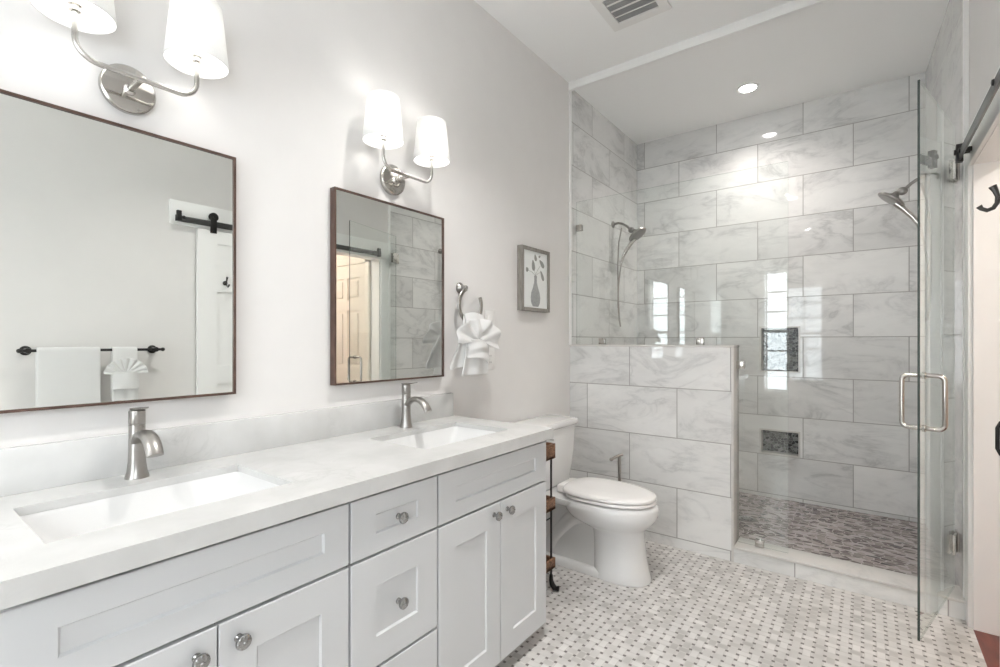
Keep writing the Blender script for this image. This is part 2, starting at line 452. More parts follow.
def cut_boxes(a0, a1, b0, b1, holes):
    """rectangles covering [a0,a1]x[b0,b1] minus holes (a0,a1,b0,b1)"""
    xs = sorted({a0, a1} | {h[0] for h in holes} | {h[1] for h in holes})
    out = []
    for p, q in zip(xs, xs[1:]):
        mid = (p + q) / 2
        hs = sorted((h[2], h[3]) for h in holes if h[0] < mid < h[1])
        z = b0
        for h0, h1 in hs:
            if h0 > z: out.append((p, q, z, h0))
            z = max(z, h1)
        if z < b1: out.append((p, q, z, b1))
    return out

# ================================================================ THE SETTING
m = MB(); m.box((0, YB, -0.05), (XR, YP + .12, 0), 'basket'); struct(m, 'floor')
m = MB(); m.box((XR, 1.0, -0.05), (3.4, 2.99, 0), 'redwood'); struct(m, 'floor_hall')
m = MB(); m.box((-0.12, YB - .1, HC), (XR + .12, YP, HC + .06), 'ceil'); struct(m, 'ceiling')
m = MB(); m.box((-0.12, YP, HS), (XR + .12, YK + .1, HS + .09), 'ceil'); struct(m, 'ceiling_shower')
m = MB(); m.box((-0.12, YB, -0.05), (0, YP, HC), 'wall'); struct(m, 'wall_left')
# right wall, with the doorway to the hall
OY0, OY1, OZ = 2.14, 2.975, 2.065
RY0, RY1, RW0, RW1 = -1.15, -0.38, 1.30, 2.25     # unseen window added behind the viewer to light the room
m = MB()
for p, q, z0, z1 in cut_boxes(YB, 3.085, -0.05, HC, [(OY0, OY1, -0.05, OZ), (RY0, RY1, RW0, RW1)]):
    m.box((XR, p, z0), (XR + .12, q, z1), 'wall')
struct(m, 'wall_right')
# rear wall with a window
WX0, WX1, WZ0, WZ1 = 0.54, 1.12, 0.57, 2.25
m = MB()
for p, q, z0, z1 in cut_boxes(-0.12, XR + .12, -0.05, HC, [(WX0, WX1, WZ0, WZ1)]):
    m.box((p, YB - .12, z0), (q, YB, z1), 'wall')
struct(m, 'wall_rear')
m = MB()
for p, q, z0, z1 in cut_boxes(WX0 - .08, WX1 + .08, WZ0 - .08, WZ1 + .08, [(WX0 + .02, WX1 - .02, WZ0 + .02, WZ1 - .02)]):
    m.box((p, YB - .02, z0), (q, YB + .018, z1), 'white')
wf = struct(m, 'window_1')
m = MB()
xm = (WX0 + WX1) / 2
for x in (WX0 + .035, xm, WX1 - .035): m.box((x - .011, YB - .07, WZ0), (x + .011, YB - .045, WZ1), 'white')
for k in range(7):
    z = WZ0 + .03 + (WZ1 - WZ0 - .06) * k / 6; h = .02 if k == 3 else .011
    m.box((WX0, YB - .068, z - h), (WX1, YB - .047, z + h), 'white')
o = m.build('sash', wf)
m = MB(); m.box((WX0, YB - .060, WZ0), (WX1, YB - .056, WZ1), 'pane'); m.build('glass_pane', wf)
m = MB()
for p, q, z0, z1 in cut_boxes(RY0 - .08, RY1 + .08, RW0 - .08, RW1 + .08, [(RY0 + .02, RY1 - .02, RW0 + .02, RW1 - .02)]):
    m.box((XR - .018, p, z0), (XR + .02, q, z1), 'white')
w2 = struct(m, 'added_window')  # added window, out of view, for more daylight inside
m = MB(); ym = (RY0 + RY1) / 2
for y in (RY0 + .035, ym, RY1 - .035): m.box((XR + .045, y - .011, RW0), (XR + .07, y + .011, RW1), 'white')
for k in range(5):
    z = RW0 + .03 + (RW1 - RW0 - .06) * k / 4
    m.box((XR + .047, RY0, z - .011), (XR + .068, RY1, z + .011), 'white')
m.build('sash', w2)
m = MB(); m.box((XR + .056, RY0, RW0), (XR + .060, RY1, RW1), 'pane'); m.build('glass_pane', w2)
pd = bpy.data.lights.new('added_window_sky', 'AREA'); pd.shape = 'RECTANGLE'; pd.size = RY1 - RY0; pd.size_y = RW1 - RW0
pd.cycles.is_portal = True
po = bpy.data.objects.new('added_window_sky', pd); COL.objects.link(po)  # sky portal of the added side window
po.location = (XR + .14, ym, (RW0 + RW1) / 2); po.rotation_euler = (PI / 2, 0, PI / 2)
# daylight enters here: a portal that only guides the sky's own light
pd = bpy.data.lights.new('window_sky', 'AREA'); pd.shape = 'RECTANGLE'; pd.size = WX1 - WX0; pd.size_y = WZ1 - WZ0
pd.cycles.is_portal = True
po = bpy.data.objects.new('window_sky', pd); COL.objects.link(po)
po.location = (xm, YB - .14, (WZ0 + WZ1) / 2); po.rotation_euler = (PI / 2, 0, PI)

# shower walls in marble
m = MB(); m.box((-0.12, YP + .002, -0.05), (0.012, YK + .1, HS), 't_side'); struct(m, 'wall_shower_left')
m = MB()
m.prism([(2.040, 3.085, -0.05), (1.990, YK + .1, -0.05), (2.166, YK + .1, -0.05), (2.166, 3.085, -0.05)], 't_side', (0, 0, HS + .05))
struct(m, 'wall_shower_right')
# far wall with two niches
NICHES = [(1.012, 1.278, 1.035, 1.385), (1.012, 1.278, 0.395, 0.585)]
m = MB()
for p, q, z0, z1 in cut_boxes(0.012, 2.0, -0.05, HS, NICHES):
    m.box((p, YK, z0), (q, YK + .1, z1), 't_back')
for x0, x1, z0, z1 in NICHES:
    m.box((x0, YK + .085, z0), (x1, YK + .1, z1), 'nmosaic')
struct(m, 'wall_shower_back')
m = MB()
for x0, x1, z0, z1 in NICHES:
    for p, q, a, b in cut_boxes(x0 - .004, x1 + .004, z0 - .004, z1 + .004, [(x0 + .008, x1 - .008, z0 + .008, z1 - .008)]):
        m.box((p, YK - .004, a), (q, YK + .084, b), 'slab')
struct(m, 'trim_niche')
m = MB(); m.box((0.012, YP + .16, -0.05), (2.02, YK, ZS), 'sfloor'); struct(m, 'floor_shower')
# half wall and curb
PX = 1.056; PT = 1.2497
m = MB()
m.box((0, YP, 0), (PX, YP + .145, PT - .012), 't_pony')
m.box((0, YP - .004, PT - .012), (PX + .014, YP + .150, PT), 'slab', .002)
m.box((PX, YP - .003, 0.0), (PX + .012, YP + .148, PT - .012), 'slab', .002)
struct(m, 'wall_half')
m = MB()
m.box((PX + .012, YP, 0), (2.052, YP + .16, .078), 't_curb')
m.box((PX + .012, YP - .008, .078), (2.052, YP + .165, .092), 'slab', .003)
struct(m, 'trim_curb')
# trims
m = MB(); m.box((0, YP - .022, 3.044), (XR, YP + .002, HC), 'white', .002); struct(m, 'trim_1')
m = MB(); m.box((0, YP - .016, PT), (0.014, YP + .002, 3.05), 'white', .002); struct(m, 'trim_2')
m = MB(); m.box((2.034, 3.066, 0), (XR, 3.085, HC), 'white', .002); struct(m, 'trim_3')
# doorway casing, jamb and header board
m = MB()
m.box((XR - .016, OY1, 0), (XR, 3.064, OZ + .0), 'white', .002)
m.box((XR - .016, 1.23, OZ - .01), (XR, 3.064, OZ + .15), 'white', .002)
m.box((XR, OY1 - .012, 0), (XR + .12, OY1, OZ), 'white'); m.box((XR, OY0, OZ - .012), (XR + .12, OY1, OZ), 'white')
m.box((XR, OY0, 0), (XR + .12, OY0 + .012, OZ), 'white')
struct(m, 'trim_4')
m = MB(); m.box((XR - .014, YB, 0), (XR, OY0 - .01, .13), 'white', .003); struct(m, 'baseboard_right')
m = MB(); m.box((0, 1.80, 0), (0.014, YP - .004, .13), 'white', .003); struct(m, 'baseboard_left')
# hall beyond the doorway
HX = 3.3
m = MB(); m.box((XR + .12, 2.977, -0.05), (HX + .1, 3.04, 2.5), 'cream'); struct(m, 'wall_hall_far')
m = MB(); m.box((HX, 1.0, -0.05), (HX + .1, 2.977, 2.5), 'cream'); struct(m, 'wall_hall_right')
m = MB(); m.box((XR + .12, 0.9, -0.05), (HX + .1, 1.0, 2.5), 'cream'); struct(m, 'wall_hall_near')
m = MB(); m.box((XR + .12, 0.9, 2.5), (HX + .1, 3.04, 2.56), 'ceil'); struct(m, 'ceiling_hall')
# six-panel door on the hall's far wall
m = MB(); DX0, DX1 = 2.235, 2.855
m.box((DX0, 2.952, .01), (DX1, 2.975, 2.03), 'creamdoor')
cols = [(DX0 + .09, DX0 + .28), (DX1 - .28, DX1 - .09)]
rows_ = [(.22, .86), (1.02, 1.58), (1.68, 1.90)]
holes = [(a, b, c, d) for a, b in cols for c, d in rows_]
for p, q, a, b in cut_boxes(DX0, DX1, .01, 2.03, holes): m.box((p, 2.940, a), (q, 2.953, b), 'creamdoor')
for a, b, c, d in holes: m.box((a + .03, 2.942, c + .03), (b - .03, 2.954, d - .03), 'creamdoor', .004)
hd = struct(m, 'door_1')
m = MB()
m.box((DX0 - .06, 2.935, 0), (DX0 - .004, 2.976, 2.10), 'creamdoor', .003); m.box((DX1 + .004, 2.935, 0), (DX1 + .06, 2.976, 2.10), 'creamdoor', .003)
m.box((DX0 - .06, 2.935, 2.034), (DX1 + .06, 2.976, 2.10), 'creamdoor', .003)
struct(m, 'trim_5')
m = MB(); m.lathe((DX1 - .05, 2.94, .98), [(.026, 0), (.026, .006), (.009, .008), (.009, .04), (.02, .045), (.026, .06), (.02, .072), (.002, .075)], 'black', (0, -1, 0))
m.build('door_knob', hd)
t = thing('ceiling_light', 'round hallway ceiling lamp beyond the doorway', 'light', (2.75, 2.0, 2.5))
m = MB(); m.lathe((2.75, 2.0, 2.498), [(.15, 0), (.15, .02), (.13, .03)], 'white', (0, 0, -1)); m.build('housing', t)
m = MB(); m.lathe((2.75, 2.0, 2.467), [(.125, 0), (.11, .03), (.05, .05)], 'hall', (0, 0, -1)); m.build('lens', t)

# ================================================================ VANITY
CX = 0.58                      # plane of the cabinet fronts
VY0, VY1 = 0.127, 1.778
v = thing('vanity_cabinet', 'long white shaker double vanity cabinet standing under the quartz countertop', 'cabinet', (0.29, 0.95, 0))
m = MB()
m.box((0.015, VY0, 0.065), (CX - .022, VY0 + .018, .856), 'cab'); m.box((0.015, VY1 - .018, 0.065), (CX - .0195, VY1, .856), 'cab')
m.box((0.015, VY0 + .018, 0.065), (CX - .022, VY1 - .018, .085), 'cab'); m.box((0.015, VY0 + .018, 0.085), (.022, VY1 - .018, .73), 'cab')
m.box((CX - .022, VY0 + .004, 0.067), (CX - .0195, VY1 - .003, .850), 'gap_shade')  # dark sheet painted as the shade in the gaps between fronts
m.box((0.015, VY0 + .01, 0.0), (CX - .09, VY1 - .012, .065), 'cab')
m.build('body', v)

def shaker(name, y0, y1, z0, z1, sw, rw, depth=.0065, chamfer=.0045):
    """front slab with a framed, recessed flat panel, bevelled inner edge"""
    g = MB(); x0, x1 = CX - .0195, CX
    g.box((x0, y0, z0), (x1 - depth, y1, z1), 'cab')
    a0, a1, b0, b1 = y0 + sw, y1 - sw, z0 + rw, z1 - rw
    # frame ring: outer rectangle to inner rectangle, with a sloped inner edge
    O = [(y0, z0), (y1, z0), (y1, z1), (y0, z1)]; e = .0018
    O2 = [(y0 + e, z0 + e), (y1 - e, z0 + e), (y1 - e, z1 - e), (y0 + e, z1 - e)]
    I = [(a0, b0), (a1, b0), (a1, b1), (a0, b1)]
    c = chamfer; J = [(a0 + c, b0 + c), (a1 - c, b0 + c), (a1 - c, b1 - c), (a0 + c, b1 - c)]
    g.rings([[(x1 - depth, *p) for p in O], [(x1 - e, *p) for p in O], [(x1, *p) for p in O2], [(x1, *p) for p in I], [(x1 - depth + .0002, *p) for p in J]], 'cab', cap=False)
    return g.build(name, v, ang=20)

def knob(parent, y, z):
    g = MB()
    g.lathe((CX, y, z), [(.009, 0), (.009, .003), (.0055, .006), (.005, .014), (.009, .017), (.0155, .020), (.017, .024), (.016, .028), (.011, .031), (.004, .0325)], 'knobmetal', (1, 0, 0), 24)
    for k in range(8):
        a = 2 * PI * k / 8
        g.ball((CX + .0265, y + .0115 * math.cos(a), z + .0115 * math.sin(a)), .0045, 'knobmetal', (1.1, 1, 1), 8, 6)
    g.ball((CX + .031, y, z), .0045, 'knobmetal', (1, 1, 1), 10, 6)
    g.build('knob', parent)

G = .0035
S1, S2, S3 = 0.785, 1.117, 1.778
shaker('false_front', 0.130, S1 - G, .680, .843, .072, .055)
for y0, y1, ky in ((0.130, .4565 - G / 2, .415), (.4565 + G / 2, S1 - G, .498)):
    d = shaker('door', y0, y1, .068, .672, .080, .085); knob(d, ky, .626)
d = shaker('drawer', S1 + G, S2 - G, .680, .843, .083, .054); knob(d, .951, .761)
d = shaker('drawer', S1 + G, S2 - G, .361, .672, .083, .084); knob(d, .951, .513)
d = shaker('drawer', S1 + G, S2 - G, .068, .353, .083, .084); knob(d, .951, .21)
shaker('false_front', S2 + G, S3 - G / 2, .680, .843, .082, .054)
for y0, y1, ky in ((S2 + G, 1.450 - G / 2, 1.409), (1.450 + G / 2, S3 - G / 2, 1.491)):
    d = shaker('door', y0, y1, .068, .672, .080, .085); knob(d, ky, .633)

# countertop with two sink cut-outs and backsplash
SINKS = [(0.155, 0.465, 0.205, 0.690), (0.155, 0.465, 1.175, 1.665)]
t = thing('countertop', 'white veined quartz countertop lying on the vanity cabinet', 'countertop', (0.3, 0.95, .856))
m = MB(); CY0, CY1 = 0.105, 1.7987
bm = m.bm
for p, q, a, b in cut_boxes(0.001, 0.603, CY0, CY1, [(s[0], s[1], s[2], s[3]) for s in SINKS]):
    m.box((p, a, .880), (q, b, .9003), 'quartz')
m.box((.581, CY0, .8565), (.603, CY1, .8802), 'quartz'); m.box((.001, CY1 - .020, .8565), (.5812, CY1, .8802), 'quartz')
m.build('slab', t, smooth=False)
m = MB(); m.box((0.001, CY0, .9003), (0.021, CY1, 1.0137), 'quartz', .0015); m.build('backsplash', t)

def rrect(x0, x1, y0, y1, z, r, n=6):
    pts = []
    for cx, cy, a0 in ((x1 - r, y1 - r, 0), (x0 + r, y1 - r, PI / 2), (x0 + r, y0 + r, PI), (x1 - r, y0 + r, 1.5 * PI)):
        for k in range(n + 1):
            a = a0 + PI / 2 * k / n; pts.append((cx + r * math.cos(a), cy + r * math.sin(a), z))
    return pts

def sink(x0, x1, y0, y1, label):
    g = MB(); o = .014; cx = .28; cy = (y0 + y1) / 2
    t = thing('sink', label, 'sink', (cx, cy, .742), 'undermount sinks in the countertop')
    R = []
    # outside shell from rim up, then inside down
    R.append(rrect(x0 + .02, x1 - .02, y0 + .05, y1 - .05, .742, .04))
    R.append(rrect(x0 - .006, x1 + .006, y0 - .006, y1 + .006, .78, .03))
    R.append(rrect(x0 - o, x1 + o, y0 - o, y1 + o, .8795, .03))
    R.append(rrect(x0 - .001, x1 + .001, y0 - .001, y1 + .001, .8795, .018))
    R.append(rrect(x0 + .004, x1 - .004, y0 + .004, y1 - .004, .868, .02))
    R.append(rrect(x0 + .014, x1 - .014, y0 + .060, y1 - .060, .790, .03))
    R.append(rrect(x0 + .030, x1 - .030, y0 + .085, y1 - .085, .772, .04))
    R.append(rrect(x0 + .08, x1 - .08, y0 + .16, y1 - .16, .7655, .05))
    g.rings(R, 'porcelain'); g.build('basin', t, ang=50)
    g = MB(); g.lathe((.31, cy, .7655), [(.022, 0), (.022, .002), (.018, .003), (.014, .0015), (.013, .004), (.004, .006)], 'nickel'); g.build('drain', t)
sink(*SINKS[0], 'rectangular white undermount sink below the larger mirror, nearest the viewer')
sink(*SINKS[1], 'rectangular white undermount sink at the toilet end of the countertop')

# faucets
def faucet(y):
    x = .078
    t = thing('faucet', 'brushed nickel single-hole faucet behind the sink nearest the viewer', 'faucet', (x, y, .9003), 'faucets behind the sinks')
    g = MB()
    g.lathe((x, y, .9003), [(.0285, 0), (.028, .004), (.0235, .018), (.0205, .045), (.0195, .075), (.0192, .118), (.0192, .146)], 'nickel', n=28)
    g.build('body', t)
    g = MB()
    # waterfall arc: rises out of the body and bends down to a broad lip
    P = [(x - .002, y, .985), (x + .014, y, 1.005), (x + .032, y, 1.0185), (x + .053, y, 1.0255), (x + .075, y, 1.0260), (x + .096, y, 1.0200), (x + .114, y, 1.0085), (x + .128, y, .993), (x + .136, y, .979)]
    rd = [.0085, .0105, .0112, .0112, .0114, .0116, .0116, .0115, .0113]
    g.tube(P, .012, 'nickel', 18, 1.75, (1, 0, 0), rd)
    s = g.build('spout', t)
    g = MB(); g.lathe((x, y, 1.0475), [(.0188, 0), (.0195, .002), (.0195, .033), (.0190, .036), (.0165, .038)], 'nickel', n=28)
    g.rings([[(x - .017, y - .012, 1.0855), (x + .0, y - .0155, 1.0855), (x + .03, y - .011, 1.0885), (x + .062, y - .0085, 1.0945), (x + .062, y + .0085, 1.0945), (x + .03, y + .011, 1.0885), (x, y + .0155, 1.0855), (x - .017, y + .012, 1.0855)],
             [(x - .017, y - .012, 1.0905), (x + .0, y - .0155, 1.0905), (x + .03, y - .011, 1.0925), (x + .062, y - .0085, 1.0985), (x + .062, y + .0085, 1.0985), (x + .03, y + .011, 1.0925), (x, y + .0155, 1.0905), (x - .017, y + .012, 1.0905)]], 'nickel')
    g.build('lever', t)
    return t
f0 = faucet(.458)
f1 = copy_tree(f0); f1.location.y += .975
f1['label'] = 'brushed nickel faucet behind the sink at the toilet end of the countertop'

# ================================================================ MIRRORS
def mirror(y0, y1, z0, z1, label):
    t = thing('wall_mirror', label, 'mirror', (0, (y0 + y1) / 2, z0), 'mirrors over the vanity')
    g = MB(); w = .007
    for p, q, a, b in cut_boxes(y0, y1, z0, z1, [(y0 + w, y1 - w, z0 + w, z1 - w)]):
        g.box((0.001, p, a), (0.032, q, b), 'walnut')
    g.box((0.001, y0 + w, z0 + w), (0.022, y1 - w, z1 - w), 'walnut')
    g.build('frame', t, smooth=False)
    g = MB(); g.box((0.0225, y0 + w, z0 + w), (0.0265, y1 - w, z1 - w), 'mirror'); g.build('mirror_glass', t, smooth=False)
mirror(.131, .741, 1.1012, 1.8742, 'walnut framed rectangular mirror above the nearer sink, reflecting the towel bar')
mirror(1.1093, 1.7196, 1.1012, 1.8742, 'walnut framed mirror beside the towel ring, reflecting the shower door')

# ================================================================ SCONCES
def sconce(y):
    zc = 1.985; xs = .112; h = .137
    t = thing('wall_sconce', 'two-light polished nickel sconce mounted above the mirror nearest the viewer', 'wall lamp', (0, y, zc), 'double sconces over the mirrors')
    g = MB(); g.lathe((0.001, y, zc), [(.066, 0), (.066, .014), (.063, .018), (.060, .019)], 'polish', (1, 0, 0), 48); g.build('backplate', t)
    g = MB(); g.cyl((.018, y, zc - .004), (xs, y, zc - .004), .0085, 'satin'); g.lathe((.020, y, zc - .004), [(.015, 0), (.015, .006), (.009, .012)], 'satin', (1, 0, 0), 24); g.build('stem', t)
    g = MB(); r = .048; zb = zc - .004; zt = 2.105; P = [(xs, y - h, zt)]
    for k in range(9):
        a = PI + PI / 2 * k / 8; P.append((xs, y - h + r + r * math.cos(a), zb + r + r * math.sin(a)))
    for k in range(9):
        a = 1.5 * PI + PI / 2 * k / 8; P.append((xs, y + h - r + r * math.cos(a), zb + r + r * math.sin(a)))
    P.append((xs, y + h, zt)); g.tube(P, .0068, 'satin', 14, 1, (1, 0, 0)); g.build('arm', t)
    for s in (-1, 1):
        g = MB(); cy = y + s * h
        g.lathe((xs, cy, 2.088), [(.007, 0), (.0125, .002), (.0125, .008), (.009, .010), (.009, .014), (.0145, .017), (.0145, .026), (.012, .028), (.012, .055)], 'satin', n=24); g.build('socket', t)
        g = MB(); n = 96; rg = []
        for rb, z in ((.0805, 2.084), (.0807, 2.088), (.0750, 2.142), (.0685, 2.208), (.0630, 2.258), (.0628, 2.262)):
            rg.append([(xs + (rb + .0007 * (k % 2)) * math.cos(2 * PI * k / n), cy + (rb + .0007 * (k % 2)) * math.sin(2 * PI * k / n), z) for k in range(n)])
        g.rings(rg, 'shade', cap=False)
        sh = g.build('lamp_shade', t, solid=.0012)
        g = MB(); g.lathe((xs, cy, 2.142), [(.006, 0), (.012, .006), (.020, .022), (.025, .042), (.022, .058), (.012, .068), (.003, .071)], 'bulb', n=16); g.build('bulb', t)
    return t
s0 = sconce(.457)
s1 = copy_tree(s0); s1.location.y += .960
s1['label'] = 'two-light polished nickel sconce mounted above the mirror beside the towel ring'

# ================================================================ LEFT WALL: towel ring, washcloth, picture, plates
t = thing('towel_ring', 'open brushed nickel towel ring on the wall beside the second mirror', 'towel ring', (0, 1.865, 1.55))
m = MB(); m.lathe((0.001, 1.868, 1.548), [(.029, 0), (.029, .004), (.024, .008), (.015, .022), (.012, .034), (.013, .042), (.010, .048)], 'nickel', (1, 0, 0), 28); m.build('post', t)
m = MB(); cy, cz, r = 1.905, 1.460, .088; P = []
for k in range(33):
    a = math.radians(113 + (390 - 113) * k / 32); P.append((.042, cy + r * math.cos(a), cz + r * math.sin(a)))
m.tube(P, .006, 'nickel', 12, 1.6, (1, 0, 0), [.0072] * 33); m.build('ring', t)

def cloth(outline_l, outline_r, z_of, xf, nu=28, nv=22, amp=.006, pl=5, ph=0.0, flare=1.0):
    """a hanging pleated sheet; outline_l/r give y at v, xf depth"""
    rg = []
    for j in range(nv + 1):
        v_ = j / nv; row = []
        for i in range(nu + 1):
            u = i / nu; a0 = outline_l(v_); a1 = outline_r(v_)
            yy = a0 + (a1 - a0) * u
            xx = xf(u, v_) + amp * (.4 + flare * v_) * math.cos(pl * 2 * PI * u + ph + .6 * math.sin(5 * v_))
            row.append((xx, yy, z_of(u, v_)))
        rg.append(row)
    return rg

t = thing('washcloth', 'white washcloth folded into a fan and draped over the towel ring', 'towel', (.07, 1.9, 1.12))
m = MB()   # back layer, over the ring and spreading towards the mirror
rg = cloth(lambda v_: 1.835 - .155 * min(1, v_ * 1.1), lambda v_: 1.955 - .03 * v_, lambda u, v_: 1.405 - .240 * v_ - .03 * (1 - u) * v_, lambda u, v_: .052 + .048 * min(1, v_ * 3), amp=.006, pl=2.5)
m.rings(rg, 'towel', cap=False, close=False); m.build('back_layer', t, solid=.006, sub=1)
m = MB()   # front layer
rg = cloth(lambda v_: 1.835 - .090 * v_, lambda v_: 1.975 - .018 * v_, lambda u, v_: 1.412 - .308 * v_ + .012 * math.sin(PI * u) * (1 - v_), lambda u, v_: .062 + .054 * math.sin(min(1, v_ * 2.2) * PI * .5), amp=.006, pl=1.7, ph=1)
m.rings(rg, 'towel', cap=False, close=False); m.build('front_layer', t, solid=.007, sub=1)
m = MB()   # wide bow of soft pleats, gathered under a folded band
NP = 54; rg = []
for j in range(9):
    v_ = j / 8; row = []
    for i in range(NP + 1):
        u = i / NP; a = math.radians(-16 + 200 * u); rr = .016 + .122 * v_ * (1 + .09 * math.sin(7 * u + 1) + .10 * math.cos(2 * a))
        row.append((.128 + .004 * v_ + .014 * v_ * math.cos(5 * 2 * PI * u + .8) + .006 * math.sin(11 * u + 5 * v_), 1.868 + rr * math.cos(a) * 1.08, 1.272 + rr * math.sin(a)))
    rg.append(row)
m.rings(rg, 'towel', cap=False, close=False); m.build('fan', t, solid=.006, sub=1)
m = MB(); rg = []
for j in range(9):
    v_ = j / 8
    rg.append([(.122 + .024 * math.sin(PI * i / 14) + .005 * math.cos(v_ * 11 + i * .3), 1.790 + .160 * i / 14, 1.284 - .03 * i / 14 - .095 * v_ + .012 * math.sin(PI * i / 14)) for i in range(15)])
m.rings(rg, 'towel', cap=False, close=False); m.build('band', t, solid=.007, sub=1)

for z, lab in ((1.385, 'upper'), (1.175, 'lower')):
    t = thing('wall_plate', 'white %s plate on the wall, half hidden by the hanging washcloth' % lab, 'light switch' if lab == 'upper' else 'power outlet', (0, 2.115, z), 'white plates behind the washcloth')
    m = MB(); m.box((0.001, 2.075, z - .06), (.007, 2.155, z + .06), 'plastic', .002); m.build('cover', t)
    m = MB()
    if lab == 'upper': m.box((.006, 2.098, z - .033), (.012, 2.132, z + .033), 'plastic', .001)
    else:
        m.box((.006, 2.098, z - .033), (.009, 2.132, z + .033), 'plastic', .001)
        for dz in (-.018, .018):
            for dy in (-.006, .006): m.box((.0085, 2.115 + dy - .001, z + dz - .004), (.0093, 2.115 + dy + .001, z + dz + .004), 'darkslot')
    m.build('rocker' if lab == 'upper' else 'socket', t)

t = thing('picture_frame', 'small grey wood picture frame hanging on the wall before the shower', 'picture', (0, 2.54, 1.455))
y0, y1, z0, z1, w = 2.384, 2.702, 1.460, 1.852, .021
m = MB()
for p, q, a, b in cut_boxes(y0, y1, z0, z1, [(y0 + w, y1 - w, z0 + w, z1 - w)]): m.box((.001, p, a), (.038, q, b), 'greywood')
m.build('frame', t, smooth=False)
m = MB(); m.box((.001, y0 + w, z0 + w), (.028, y1 - w, z1 - w), 'paper'); pr = m.build('print', t, smooth=False)
m = MB(); yc = 2.545
prof = [(.012, 1.683), (.014, 1.678), (.012, 1.665), (.013, 1.640), (.026, 1.605), (.040, 1.575), (.045, 1.545), (.042, 1.515), (.028, 1.492), (.022, 1.490)]
pts = [(.0282, yc - a * 1.2, z) for a, z in prof] + [(.0282, yc + a * 1.2, z) for a, z in reversed(prof)]
m.prism(pts, 'ink2', (.0005, 0, 0)); m.build('vase_drawing', pr, smooth=False)
def leaf(g, cy, cz, L, W, ang):
    pts = []
    for k in range(16):
        a = 2 * PI * k / 16; px = L * math.cos(a); py = W * math.sin(a) * (1 - .35 * math.cos(a))
        pts.append((.0282, cy + px * math.cos(ang) - py * math.sin(ang), cz + px * math.sin(ang) + py * math.cos(ang)))
    g.prism(pts, 'ink', (.0005, 0, 0))
m = MB()
for a in ((2.520, 1.745, .034, .018, 1.75), (2.545, 1.795, .022, .014, 1.9), (2.618, 1.765, .034, .016, .9 + PI / 2), (2.622, 1.690, .036, .014, 2.1), (2.452, 1.712, .015, .014, .3), (2.592, 1.808, .012, .007, .4)): leaf(m, *a)
for a, b in (((2.545, 1.683), (2.528, 1.72)), ((2.547, 1.683), (2.610, 1.71)), ((2.546, 1.683), (2.462, 1.708)), ((2.547, 1.69), (2.60, 1.75))):
    m.tube([(.0284, a[0], a[1]), (.0284, (a[0] + b[0]) / 2 , (a[1] + b[1]) / 2 + .006), (.0284, b[0], b[1])], .0011, 'ink', 6)
m.build('leaf_drawing', pr, smooth=False)

# ================================================================ TOILET
TY = 2.50
def egg(xb, xf, w, z, n=48, sq=2.25, back=None):
    """egg outline pointing to +x; xb back, xf front, w half width"""
    xc = xb + (xf - xb) * .42; pts = []
    for k in range(n):
        a = 2 * PI * k / n; c, s = math.cos(a), math.sin(a)
        L = (xf - xc) if c > 0 else (xc - xb); e = 2 / (sq if c > 0 else 3.2)
        pts.append((xc + L * math.copysign(abs(c) ** e, c), TY + w * math.copysign(abs(s) ** (2 / 2.2 if c > 0 else 2 / 2.8), s), z))
    return pts
t = thing('toilet', 'white two-piece elongated toilet with closed lid between vanity and half wall', 'toilet', (.4, TY, 0))
m = MB()
m.rings([egg(.475, .772, .118, .001), egg(.475, .775, .120, .012), egg(.475, .762, .115, .05), egg(.475, .748, .110, .12), egg(.472, .740, .107, .20), egg(.465, .738, .108, .255),
         egg(.40, .752, .132, .280), egg(.345, .786, .168, .310), egg(.315, .806, .186, .345), egg(.305, .811, .190, .378), egg(.305, .803, .185, .400), egg(.312, .784, .170, .411)], 'porcelain')
# rear plinth, trapway flank and deck under the tank
def rr_y(x0, x1, w, z, r): return [(p[0], p[1], p[2]) for p in rrect(x0, x1, TY - w, TY + w, z, r, 5)]
m.rings([rr_y(.085, .60, .112, .001, .03), rr_y(.085, .60, .112, .030, .03), rr_y(.10, .58, .100, .042, .03)], 'porcelain')
m.rings([rr_y(.115, .56, .078, .035, .03), rr_y(.115, .56, .080, .30, .03), rr_y(.105, .50, .10, .36, .03)], 'porcelain')
m.rings([rr_y(.03, .42, .115, .345, .03), rr_y(.025, .42, .165, .372, .04), rr_y(.022, .42, .178, .392, .04), rr_y(.025, .42, .175, .405, .04)], 'porcelain')
P = [(.50, 0, .335), (.42, 0, .315), (.34, 0, .27), (.28, 0, .205), (.23, 0, .14), (.20, 0, .08)]
for s in (-1, 1):
    m.tube([(p[0], TY + s * .066, p[2]) for p in P], .04, 'porcelain', 16, .62, (1, 0, 0), [.052, .05, .046, .042, .04, .04])
m.build('bowl', t, ang=50)
m = MB()
m.rings([rr_y(.030, .200, .172, .409, .03), rr_y(.025, .208, .182, .425, .035), rr_y(.022, .222, .208, .60, .035), rr_y(.020, .232, .214, .758, .035)], 'porcelain'); m.build('tank', t, ang=50)
m = MB()
m.rings([rr_y(.018, .238, .218, .7585, .035), rr_y(.014, .246, .224, .768, .038), rr_y(.014, .246, .224, .785, .038), rr_y(.018, .241, .220, .794, .036), rr_y(.035, .222, .20, .797, .03)], 'porcelain'); m.build('tank_lid', t, ang=50)
m = MB()
m.rings([egg(.318, .786, .172, .4150), egg(.312, .797, .182, .418), egg(.312, .797, .182, .428), egg(.316, .792, .178, .432)], 'seat'); m.build('seat', t, ang=50)
m = MB()
m.rings([egg(.306, .784, .172, .4365), egg(.295, .797, .184, .4395), egg(.295, .797, .184, .448), egg(.300, .790, .178, .455), egg(.31, .755, .150, .4595), egg(.38, .65, .07, .461)], 'seat')
